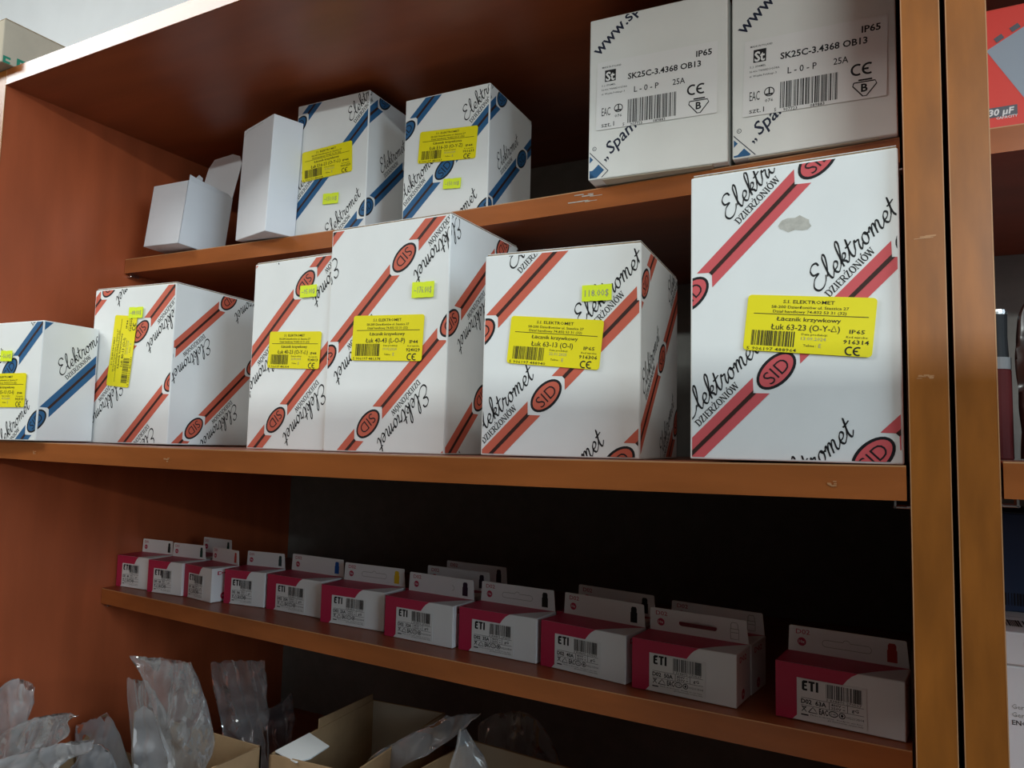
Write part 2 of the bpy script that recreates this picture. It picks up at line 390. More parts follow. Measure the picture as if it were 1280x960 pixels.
def scuff(mb, x, y, z, sx, sz, seed, m):
    rd = random.Random(seed)
    for i in range(9):
        a = rd.uniform(-sx, sx); b = rd.uniform(-sz, sz); l = rd.uniform(0.2, 0.5) * sx
        mb.box(x + a - l, x + a + l, y + 0.00001 * i, y + 0.0006, z + b, z + b + rd.uniform(0.0003, 0.0009), m)

def pin(parent, x, y, z, side):
    mb = MB()
    mb.box(min(x, x + side * 0.008), max(x, x + side * 0.008), y, y + 0.012, z - 0.0042, z - 0.0030, M['metal'], bev=0.0003)
    mb.box(x + side * 0.0072 - 0.0005, x + side * 0.0072 + 0.0005, y, y + 0.012, z - 0.0042, z - 0.0003, M['metal'])
    mb.build('shelf_pin', parent)

def bookcase(x0, wd, label, zs, main=True):
    r = thing('bookcase', label, 'bookcase', (x0, 0, 0))
    L = panel_mb(-TH, 0, 0, D, 0, TOP + TH, M['panel'], M['edge'])
    L.build('side_panel', r)
    Rp = panel_mb(wd, wd + TH, 0, D, 0, TOP + TH, M['panel'], M['edge'])
    if main:
        for zz, sx in ((ZB + 0.268, 0.003), (ZB + 0.252, 0.004), (ZB + 0.118, 0.005), (ZB + 0.045, 0.003)): scuff(Rp, wd + 0.008, -0.00015, zz, sx, 0.0008, int(zz * 1e4), M['arris'])
    Rp.build('side_panel', r)
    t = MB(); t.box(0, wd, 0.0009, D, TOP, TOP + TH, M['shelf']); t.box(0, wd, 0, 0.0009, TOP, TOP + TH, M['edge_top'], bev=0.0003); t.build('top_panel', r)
    b = MB(); b.box(-TH, wd + TH, D, D + 0.004, 0.06, TOP + TH, M['hardboard']); b.build('back_panel', r)
    for (yf, z, sag, k) in zs:
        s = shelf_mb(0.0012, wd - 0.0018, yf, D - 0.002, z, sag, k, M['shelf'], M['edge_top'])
        if main and yf == 0:
            for xx, sx in ((0.02, .006), (0.105, .002), (0.30, .003), (0.83, .002)): scuff(s, xx, yf - 0.0004, z - sag * 4 * (xx / W) * (1 - xx / W) - 0.011, sx, 0.002, int(xx * 999), M['arris'])
        if main and abs(z - ZB - 0.2281) < 1e-4: scuff(s, 0.625, yf + k * 0.72 - 0.0004, z - sag * 0.8 - 0.0075, 0.012, 0.004, 5, M['stain'])
        s.build('shelf', r)
        for sx, side in ((0.0, 1), (wd, -1)): pin(r, sx, yf + k * (sx > 0.1) + 0.004, z - TH, side)
    return r
bookcase(0, W, 'cherry brown bookcase with sagging shelves full of striped cartons', [(0.1524, ZB + 0.2281, 0.0038, -0.011), (0.0, ZB, 0.0031, 0.0), (0.1507, ZB - 0.1767, 0.0016, -0.0442), (0.0, ZB - 0.40, 0.001, 0), (0.0, ZB - 0.80, 0.001, 0), (0.0, 0.08, 0, 0)])
X2 = 0.8664 + 2 * TH + 0.0027
bookcase(X2, 0.80, 'second cherry brown bookcase, cut off by the right edge of the photo', [(0.150, ZB + 0.2281, 0.001, 0), (0.0, ZB + 0.0033, 0.001, 0), (0.0, ZB - 0.236, 0.001, 0), (0.0, ZB - 0.62, 0.001, 0), (0.0, 0.08, 0, 0)], main=False)
bookcase(-0.80 - 2 * TH - 0.0027, 0.80, 'empty neighbouring bookcase standing left of the filled one, out of the photo', [(0.150, ZB + 0.2281, 0.001, 0), (0.0, ZB, 0.001, 0), (0.0, ZB - 0.40, 0.001, 0), (0.0, ZB - 0.80, 0.001, 0), (0.0, 0.08, 0, 0)], main=False)

def shade_bookcase(x0, y0, wd, dp, ht):  # unseen bookcase, added behind the camera to keep lamp light off the lower shelf
    r = thing('bookcase', 'added bookcase out of view behind the camera, shading the lower right shelf', 'bookcase', (x0, y0, 0))
    for xa in (0, wd - TH):
        mb = MB(); mb.box(xa, xa + TH, -dp, -0.004, 0, ht, M['panel']); mb.build('side_panel', r)
    mb = MB(); mb.box(TH, wd - TH, -dp, -0.004, ht - TH, ht, M['shelf']); mb.build('top_panel', r)
    mb = MB(); mb.box(0, wd, -0.004, 0, 0.04, ht, M['hardboard']); mb.build('back_panel', r)
    for z in (0.06, 0.44, 0.82, 1.20):
        mb = MB(); mb.box(TH + 0.001, wd - TH - 0.001, -dp + 0.01, -0.005, z, z + TH, M['shelf']); mb.build('shelf', r)
shade_bookcase(0.62, -0.76, 1.16, 0.34, ZB + 0.245)

def shelf_top(x, s):
    z, sag = {'u': (0.2281, 0.0038), 'm': (0.0, 0.0031), 'l': (-0.1767, 0.0016)}[s]
    u = x / W; return ZB + z - sag * 4 * u * (1 - u)
def settle(r, w, d, s, gap=0.0003, yf=0.0):
    """lower or raise a thing until its base just rests on the sagging shelf"""
    bpy.context.view_layer.update(); mw = r.matrix_basis; need = []
    for i in range(9):
        for j in range(9):
            p = mw @ Vector((w * i / 8, d * j / 8, 0))
            if p.y > yf: need.append(shelf_top(p.x, s) - p.z)
    r.location.z += max(need) + gap

# ------------------------------------------------------------------ striped switch cartons
def stripes(faces, P0, Lv, off, col):
    Lx, Ly = Lv; L = math.hypot(Lx, Ly); dx, dy = Lx / L, Ly / L; ang = math.atan2(dy, dx)
    loc = lambda o, s, n: (o[0] + dx * s * L - dy * n * L, o[1] + dy * s * L + dx * n * L)
    hw = 0.064
    for j in range(-5, 6):
        for i in range(-5, 6):
            o = (P0[0] + i * Lx + j * off[0], P0[1] + i * Ly + j * off[1])
            if not (-L < o[0] < 0.36 + L * 0.3 and -L < o[1] < 0.22 + L * 0.3): 
                if not (-L * 1.3 < o[0] < 0.45 and -L * 1.3 < o[1] < 0.35): continue
            P = lambda s, n: loc(o, s, n)
            band = fan([P(.114, hw), P(.174, 0), P(.826, 0), P(.886, hw)]) + fan([P(.174, 0), P(.114, -hw), P(.886, -hw), P(.826, 0)])
            line = fan([P(.163, .0115), P(.174, 0), P(.163, -.0115), P(.837, -.0115), P(.826, 0), P(.837, .0115)])
            o1 = fan(ellipse(o[0], o[1], .128 * L, .078 * L, ang)); o2 = fan(ellipse(o[0], o[1], .112 * L, .062 * L, ang))
            tr, wd = text_tris('SID', -0.006, 3)
            k = .150 * L / wd; q = P(-.075, -.039)
            sid = xf(tr, q[0], q[1], k, ang, sy=.078 * L)
            tr, wd = serif_tris('DZIERŻONIÓW'); q = P(.475, .081); dz = xf(tr, q[0], q[1], .325 * L / wd, ang, sy=.037 * L)
            tr, wd = script_tris('Elektromet'); q = P(.45, .142); el = xf(tr, q[0], q[1], .575 * L / wd, ang, sy=.056 * L)
            for f in faces:
                f.put(band, col, 1); f.put(line, M['line'], 2); f.put(o1, M['ink'], 1); f.put(o2, col, 2); f.put(sid, M['ink'], 3); f.put(dz, M['ink'], 1); f.put(el, M['ink'], 1)

def yellow_label(root, cx, cy, w, h, deg, title, ip, code, date, ean, seed, turned=False):
    a = math.radians(deg); mb = MB()
    if turned: a += math.pi / 2; w, h = h, w
    tu = Vector((math.cos(a), 0, math.sin(a))); tv = Vector((-math.sin(a), 0, math.cos(a)))
    o = Vector((cx, -0.0008, cy)) - tu * w / 2 - tv * h / 2
    mb.prism(rrect(0, 0, w, h, 0.0022), 0, 0.00025, M['yellow'], lambda x, y, z: tuple(o + tu * x + tv * y + Vector((0, -z, 0))))
    f = Face(mb, o + Vector((0, -0.00025, 0)), tu, tv, w, h)
    H = lambda v: h * (1 - v)
    ink = M['ink']
    tr, wd = text_tris('S.I. ELEKTROMET', 0.008, 1); k = 0.40 * w / wd; f.put(xf(tr, w * .29, H(.135), k, 0, sy=h * .062), ink, 1)
    f.text('58-200 Dzierżoniów ul. Staszica 27', w * .5, H(.225), h * .05, ink, 1, .006, 'c', width=w * .60, res=2)
    f.text('Dział handlowy 74-832 53 31 (32)', w * .5, H(.305), h * .05, ink, 1, .006, 'c', width=w * .57, res=2)
    f.put(rect(w * .06, H(.338), w * .95, H(.326)), ink, 1)
    f.text('Łącznik krzywkowy', w * .5, H(.445), h * .072, ink, 1, .012, 'c', width=w * .50, res=2)
    tw = text_tris(title, 0.015, 2)[1] * h * .105
    f.text(title, w * .48, H(.605), h * .105, ink, 1, .008, 'c', width=min(w * .60, tw), res=2)
    f.text(ip, w * .82, H(.62), h * .07, ink, 1, .012, 'l', width=w * .115, res=1)
    f.put(barcode(w * .06, H(.90), w * .35, h * .27, seed), ink, 1)
    f.text(ean, w * .03, H(.985), h * .058, ink, 1, .004, 'l', width=w * .40, res=1)
    f.text('Data produkcji:', w * .46, H(.685), h * .038, ink, 1, .006, 'l', width=w * .20, res=1)
    f.text(date, w * .46, H(.77), h * .06, M['grey_ink'], 1, 0, 'l', width=w * .19, res=1)
    f.text('Taśma :', w * .48, H(.88), h * .04, ink, 1, .006, 'l', width=w * .10, res=1)
    f.text('E', w * .60, H(.89), h * .07, M['grey_ink'], 1, 0, 'l', res=1)
    f.text('Kod wyrobu:', w * .80, H(.695), h * .038, ink, 1, .006, 'l', width=w * .16, res=1)
    f.text(code, w * .78, H(.795), h * .072, ink, 1, .016, 'l', width=w * .19, res=1)
    f.put(ce_mark(w * .80, H(.985), h * .145), ink, 1)
    c = mb.build('product_label', root); c['label'] = 'yellow product label'; return c
def price_sticker(root, cx, cy, w, h, deg, txt):
    a = math.radians(deg); mb = MB()
    tu = Vector((math.cos(a), 0, math.sin(a))); tv = Vector((-math.sin(a), 0, math.cos(a)))
    o = Vector((cx, -0.0013, cy)) - tu * w / 2 - tv * h / 2
    n = 6; P = []
    for i in range(n + 1): P.append((w * i / n, (0.0 if i % 2 else 0.0003)))
    for i in range(n, -1, -1): P.append((w * i / n, h - (0.0004 if i == n // 2 else 0.0)))
    mb.prism(P, 0, 0.0002, M['fluo'], lambda x, y, z: tuple(o + tu * x + tv * y + Vector((0, -z, 0))))
    f = Face(mb, o + Vector((0, -0.0002, 0)), tu, tv, w, h)
    f.text(txt, w * .5, h * .30, h * .42, M['grey_ink'], 1, 0.0, 'c', width=w * .80, res=1)
    s = mb.build('price_sticker', root); s['label'] = 'fluorescent yellow-green price sticker'; return s

def carton_body(root, w, d, h, m, bev=0.0009):
    mb = MB(); mb.box(0, w, 0, d, 0, h, m, bev=bev, seg=2)
    fr = Face(mb, (0, 0, 0), (1, 0, 0), (0, 0, 1), w, h); rt = Face(mb, (w, 0, 0), (0, 1, 0), (0, 0, 1), d, h, u0=w)
    b = 0.0012
    fr.lim = (b, b, w - b, h - b); rt.lim = (w + b, b, w + d - b, h - b)
    return mb, fr, rt
def lid(root, w, d, h, m, e=0.0022):
    mb = MB(); mb.box(0.0015, w - 0.0008, 0.0012, d - 0.0015, h, h + e, m); mb.box(0.0014, w - 0.0007, 0.0011, d - 0.0014, h + 0.0003, h + e - 0.0004, M['kraft_edge'])
    mb.build('top_flap', root)

def switch_carton(label, x, y, z, yaw, w, d, h, P0, Lv, off, col, lab=None, price=None, right=None, patch=None, flap=True, group='striped switch cartons'):
    r = thing('switch_carton', label, 'carton', (x, y, ZB + z + 0.0003), (0, 0, yaw), group)
    settle(r, w, d, 'u' if z > 0.1 else 'm')
    mb, fr, rt = carton_body(r, w, d, h, M['white'])
    stripes([fr] if right else [fr, rt], P0, Lv, off, col)
    if right: stripes([rt], *right, col)
    if patch:
        rd = random.Random(3); n = 16
        fr.put(fan([(patch[0] + math.cos(i * 6.283 / n) * patch[2] * rd.uniform(.7, 1.1), patch[1] + math.sin(i * 6.283 / n) * patch[3] * rd.uniform(.6, 1.1)) for i in range(n)]), M['stain'], 1)
    mb.build('carton_body', r)
    if flap: lid(r, w, d, h, M['white'], 0.0016)
    if lab: yellow_label(r, *lab)
    if price: price_sticker(r, *price)
    return r

switch_carton('large white carton with pinkish-red stripes beside the right bookcase post', 0.7521, 0.0060, -0.0008, -0.0110, 0.1117, 0.147, 0.1695,
    (0.0487, 0.0507), (0.0717, 0.0716), (0.0485, -0.0470), M['red63'], (0.0657, 0.0757, 0.0672, 0.0321, -6.0, 'Łuk 63-23 (O-Y-Δ)', 'IP65', '916314', '13.09.2024', '5 906197 488964', 1), None, patch=(0.0594, 0.1337, 0.0095, 0.0052))
switch_carton('red-striped carton labelled 63-13, right of the tallest middle carton', 0.5906, 0.0383, -0.0023, 0.0669, 0.1179, 0.1194, 0.147,
    (0.0503, 0.0428), (0.0786, 0.0779), (0.0526, -0.0459), M['red'], (0.056, 0.0806, 0.0700, 0.0345, -5.5, 'Łuk 63-13 (O-I)', 'IP65', '916306', '22.01.2025', '5 906197 488940', 2), (0.087, 0.1138, 0.0215, 0.0115, -0.4, '118.00$'))
switch_carton('tallest red-striped carton, in the middle of the main shelf', 0.4146, 0.0678, -0.0031, -0.0107, 0.1261, 0.1163, 0.1956,
    (0.0487, 0.0239), (-0.0820, -0.0823), (0.0503, -0.0573), M['red'], (0.0659, 0.0962, 0.0742, 0.0386, -2.5, 'Łuk 40-43 (L-O-P)', 'IP44', '924029', '19.02.2024', '5 906197 481378', 3), (0.1015, 0.1343, 0.0220, 0.0134, -1.8, '~176.00$'))
switch_carton('red-striped carton partly hidden behind the tallest middle carton', 0.3150, 0.0735, -0.0030, -0.030, 0.0985, 0.1103, 0.1759,
    (0.0371, 0.0270), (-0.0808, -0.0808), (0.0514, -0.0441), M['red'], (0.0570, 0.0909, 0.0650, 0.0339, -2.9, 'Łuk 40-23 (O-Y-Δ)', 'IP44', '924013', '22.08.2024', '5 906197 481354', 4), (0.0720, 0.1439, 0.0202, 0.0113, -0.3, '~95.00$'))
switch_carton('red-striped carton with a sideways yellow label, left of the middle group', 0.0989, 0.0551, -0.0018, 0.0646, 0.1185, 0.1145, 0.1624,
    (0.0717, 0.1149), (-0.0794, -0.0794), (0.0496, -0.0507), M['red'], (0.047, 0.0955, 0.0330, 0.0743, -5.3, 'Łuk 40-13 (O-I)', 'IP44', '924003', '22.08.2024', '5 906197 481330', 5, True), (0.0644, 0.1349, 0.0203, 0.0117, -1.4, '~88.00$'),
    right=((0.1509, 0.0171), (-0.0808, -0.0735), (0.0426, -0.0669)))
switch_carton('small blue-striped carton overhanging the left end of the main shelf', 0.0285, -0.0132, -0.0009, 0.0749, 0.0882, 0.0600, 0.1186,
    (0.0860, 0.0193), (0.0772, 0.0772), (0.0446, -0.0514), M['blue'], (0.0369, 0.0497, 0.0646, 0.0339, -0.1, 'Łuk E25-13 (O-I)', 'IP44', '902513', '07.11.2024', '5 906197 480139', 6), (0.0367, 0.0843, 0.0178, 0.0110, -1.6, '~56.00$'), flap=False)
switch_carton('blue-striped carton on the upper shelf beside the narrow plain white carton', 0.2773, 0.1570, 0.2245, 0.0246, 0.0977, 0.0941, 0.1488,
    (0.1000, 0.0240), (0.0735, 0.0728), (0.0487, -0.0510), M['blue'], (0.0444, 0.0789, 0.0679, 0.0335, 2.7, 'Łuk E16-23 (O-Y-Δ)', 'IP44', '901623', '05.06.2024', '5 906197 480238', 7), (0.0523, 0.0375, 0.0207, 0.0117, -2.4, '~150.00$'), flap=False)
switch_carton('blue-striped carton on the upper shelf next to the dark empty gap', 0.4246, 0.1558, 0.2243, 0.0263, 0.0965, 0.0942, 0.1252,
    (0.0480, 0.0480), (0.0735, 0.0728), (0.0463, -0.0448), M['blue'], (0.051, 0.0709, 0.0657, 0.0319, -3.7, 'Łuk E16-33 (O-Y-Z)', 'IP44', '901633', '05.06.2024', '5 906197 480337', 8), (0.0578, 0.0313, 0.0198, 0.0102, -4.2, '~150.00$'), flap=False)

# ------------------------------------------------------------------ grey-white terminal cartons, upper right
def arrow_mark(f, x, y, s, ang):
    """thin square frame turned on its corner with a bold blue t inside"""
    q = lambda tr: xf(tr, x, y, s, ang)
    f.put(q(ribbon([(0, 0), (1, 0), (1, 1), (0, 1), (0, 0)], 0.028)), M['navy'], 2)
    f.put(q(rect(0.36, 0.10, 0.62, 0.95) + rect(0.10, 0.56, 0.93, 0.80) + rect(0.50, 0.10, 0.94, 0.34) + fan([(0.62, 0.34), (0.72, 0.34), (0.66, 0.38), (0.62, 0.46)])), M['blue'], 1)
def spa_carton(label, x, y, z, yaw, w, d, h, lab, www, sp, sq):
    r = thing('terminal_carton', label, 'carton', (x, y, ZB + z + 0.0012), (0, 0, yaw), 'grey-white switch cartons on the upper shelf')
    settle(r, w, d, 'u', 0.0012)
    mb, fr, rt = carton_body(r, w, d, h, M['white2'])
    a = math.radians(43)
    tr, wd = text_tris('www.spamel.pl', 0.012, 2, 0.0)
    fr.put(xf(tr, www[0], www[1], 0.0108, a), M['navy'], 1)
    fr.text('„', sp[0] - 0.004, sp[1] - 0.004, 0.008, M['navy'], 1, 0.02, ang=a)
    tr, wd = text_tris('Spamel"', 0.012, 2, 0.28); fr.put(xf(tr, sp[0] + 0.001, sp[1] + 0.001, 0.0105, a), M['navy'], 1)
    arrow_mark(fr, sq[0] - 0.030 * math.cos(a), sq[1] - 0.030 * math.sin(a), 0.030, a)
    fr.put(ring(sq[2], sq[3], 0.0016, 0.0016, 0.0004, n=16), M['navy'], 1); fr.text('R', sq[2] - 0.0006, sq[3] - 0.0008, 0.0016, M['navy'], 1, 0, res=1)
    mb.build('carton_body', r)
    b = MB(); b.box(0.012, w - 0.012, 0.001, d * 0.4, -0.0009, -0.0003, M['kraft_light']); b.build('bottom_flap', r)
    cx, cy, lw, lh, deg = lab; a = math.radians(deg); mb = MB()
    tu = Vector((math.cos(a), 0, math.sin(a))); tv = Vector((-math.sin(a), 0, math.cos(a)))
    o = Vector((cx, -0.0006, cy)) - tu * lw / 2 - tv * lh / 2
    mb.prism(rrect(0, 0, lw, lh, 0.001), 0, 0.0002, M['spa_paper'], lambda x, y, z: tuple(o + tu * x + tv * y + Vector((0, -z, 0))))
    f = Face(mb, o + Vector((0, -0.0002, 0)), tu, tv, lw, lh); I = M['ink']; H = lambda v: lh * (1 - v); wd = lambda u: u * lw
    f.text('IP65', wd(.83), H(.175), lh * .085, I, 1, .022, width=wd(.125))
    f.text('SK25C-3.4368 OB13', wd(.27), H(.315), lh * .085, I, 1, .022, width=wd(.60))
    f.text('L - 0 - P', wd(.325), H(.52), lh * .085, I, 1, .008, width=wd(.205)); f.text('25A', wd(.645), H(.515), lh * .085, I, 1, .008, width=wd(.10))
    f.put(barcode(wd(.275), H(.955), wd(.41), lh * .34, 77, 38), I, 1)
    f.text('5', wd(.235), H(.985), lh * .045, I, 1, .006, res=1); f.text('907723', wd(.30), H(1.0), lh * .042, I, 1, .006, width=wd(.10), res=1); f.text('089883', wd(.49), H(1.0), lh * .042, I, 1, .006, width=wd(.10), res=1)
    f.put(ce_mark(wd(.765), H(.70), lh * .14), I, 1)
    tri = [(wd(.785), H(.79)), (wd(.925), H(.79)), (wd(.935), H(.83)), (wd(.87), H(.965)), (wd(.845), H(.965)), (wd(.778), H(.83)), (wd(.785), H(.79))]
    f.put(ribbon(tri, lh * .014), I, 1); f.put(rect(wd(.815), H(.775), wd(.905), H(.755)), I, 1); f.text('B', wd(.855), H(.91), lh * .10, I, 1, .03, 'c')
    f.text('szt.1', wd(.05), H(.965), lh * .07, I, 1, .0, width=wd(.11)); f.text('EAC', wd(.05), H(.80), lh * .125, I, 1, .0, width=wd(.075))
    f.put(ring(wd(.195), H(.715), wd(.035), lh * .055, lh * .012, n=20), I, 1); f.put(rect(wd(.190), H(.74), wd(.20), H(.66)) + rect(wd(.17), H(.755), wd(.22), H(.735)), I, 1)
    f.text('076', wd(.165), H(.845), lh * .042, I, 1, .006, width=wd(.06), res=1)
    f.put(rect(wd(.07), H(.30), wd(.165), H(.13)), I, 1); f.text('St', wd(.078), H(.285), lh * .13, M['spa_paper'], 2, .03, width=wd(.078))
    f.text('MADE IN POLAND', wd(.045), H(.095), lh * .026, I, 1, .006, width=wd(.165), res=1)
    for i, s in enumerate(('S. J. SPAMEL', '56-416 TWARDOGÓRA', 'ul. Wojska Polskiego 3')): f.text(s, wd(.045), H(.365 + .062 * i), lh * .026, I, 1, .006, width=wd((.12, .22, .20)[i]), res=1)
    c = mb.build('product_label', r); c['label'] = 'large printed white label'
    return r
spa_carton('grey-white carton with a printed label, left one of the pair at upper right', 0.6341, 0.1299, 0.2256, 0.0491, 0.1133, 0.147, 0.1389,
    (0.0562, 0.0699, 0.0990, 0.0583, -0.8), (0.008, 0.106), (0.0185, 0.0185), (0.0172, 0.0062, 0.0052, 0.0262))
spa_carton('grey-white carton with a printed label against the right bookcase post', 0.7501, 0.1382, 0.2271, -0.0110, 0.1136, 0.147, 0.147,
    (0.0584, 0.0602, 0.0992, 0.0598, -1.8), (0.009, 0.098), (0.0195, 0.0145), (0.0172, 0.0012, 0.0052, 0.0218))

# ------------------------------------------------------------------ plain white cartons, upper left
r = thing('plain_carton', 'narrow plain white carton standing askew left of the blue-striped cartons', 'carton', (0.2000, 0.1480, ZB + 0.2282), (-0.01, 0.045, -0.33), 'plain white cartons')
settle(r, 0.076, 0.034, 'u', yf=0.150)
mb, fr, rt = carton_body(r, 0.0760, 0.034, 0.1265, M['plain'])
fr.put(ribbon([(0.002, 0.119), (0.012, 0.1235), (0.05, 0.1238)], 0.0003), M['grey_ink'], 1)
mb.build('carton_body', r)
b = MB(); b.box(0.004, 0.072, 0.001, 0.033, 0.1265, 0.1273, M['plain']); b.build('top_flap', r)

r = thing('open_carton', 'small plain white carton standing open with its lid up', 'carton', (0.0548, 0.1385, ZB + 0.2300), (-0.075, 0.058, -0.0735), 'plain white cartons')
w_, d_, h_ = 0.0688, 0.0615, 0.0760; t_ = 0.0006
settle(r, w_, d_, 'u', yf=0.150)
mb = MB()
mb.box(0, w_, 0, t_, 0, h_, M['plain']); mb.box(0, w_, d_ - t_, d_, 0, h_, M['plain']); mb.box(0, t_, 0, d_, 0, h_, M['plain']); mb.box(w_ - t_, w_, 0, d_, 0, h_, M['plain']); mb.box(0, w_, 0, d_, 0, t_, M['plain'])
mb.build('carton_body', r)
mb = MB(); P = [(0, 0), (w_, 0), (w_ + 0.001, 0.048), (w_ - 0.006, 0.059), (w_ - 0.022, 0.064), (0.012, 0.061), (0.004, 0.050)]
mb.prism(P, 0, t_, M['plain'], lambda x, y, z: (x, d_ - t_ - z + y * 0.10, h_ + y)); mb.build('lid_flap', r)
mb = MB(); P = [(0.001, 0), (d_ - 0.001, 0), (d_ - 0.006, 0.004), (0.012, 0.0065), (0.002, 0.008)]
mb.prism(P, 0, t_, M['plain'], lambda x, y, z: (w_ - t_ + z - y * 0.25, x, h_ + y)); mb.build('dust_flap', r)
mb = MB(); P = [(0.030, 0), (d_ - 0.001, 0), (d_ - 0.002, 0.034), (d_ - 0.008, 0.036)]
mb.prism(P, 0, t_, M['plain'], lambda x, y, z: (z + y * 0.1, x, h_ + y)); mb.build('dust_flap', r)

# ------------------------------------------------------------------ fuse cartons on the lower shelf
FUSE = [(-.5, 0), (.5, 0), (.5, .62), (.42, .66), (.42, .88), (.28, 1.0), (-.28, 1.0), (-.42, .88), (-.42, .66), (-.5, .62)]
def plate(outer, holes, th, m, mb, fr):
    bm = bmesh.new(); es = []
    for loop in [outer] + holes:
        vs = [bm.verts.new((x, y, 0)) for x, y in loop]
        es += [bm.edges.new((vs[i], vs[(i + 1) % len(vs)])) for i in range(len(vs))]
    bmesh.ops.triangle_fill(bm, use_beauty=True, edges=es)
    bm.verts.index_update()
    V = [v.co.copy() for v in bm.verts]; T = [[v.index for v in f.verts] for f in bm.faces]; n = len(V)
    E = [(e.verts[0].index, e.verts[1].index) for e in bm.edges if len(e.link_faces) == 1]
    bm.free()
    mb.mesh([fr(v.x, v.y, 0) for v in V] + [fr(v.x, v.y, th) for v in V], T + [[i + n for i in reversed(t)] for t in T] + [(a, b, b + n, a + n) for a, b in E], m)
def slot_loop(cx, cy, a, b):
    P = []
    for i in range(9): t = -math.pi / 2 + math.pi * i / 8; P.append((cx + a - b + b * math.cos(t), cy + b * math.sin(t)))
    for i in range(7): t = math.pi * i / 6; P.append((cx + b * 0.95 * math.cos(t), cy + b + b * 0.75 * math.sin(t)))
    for i in range(9): t = math.pi / 2 + math.pi * i / 8; P.append((cx - a + b + b * math.cos(t), cy + b * math.sin(t)))
    return P

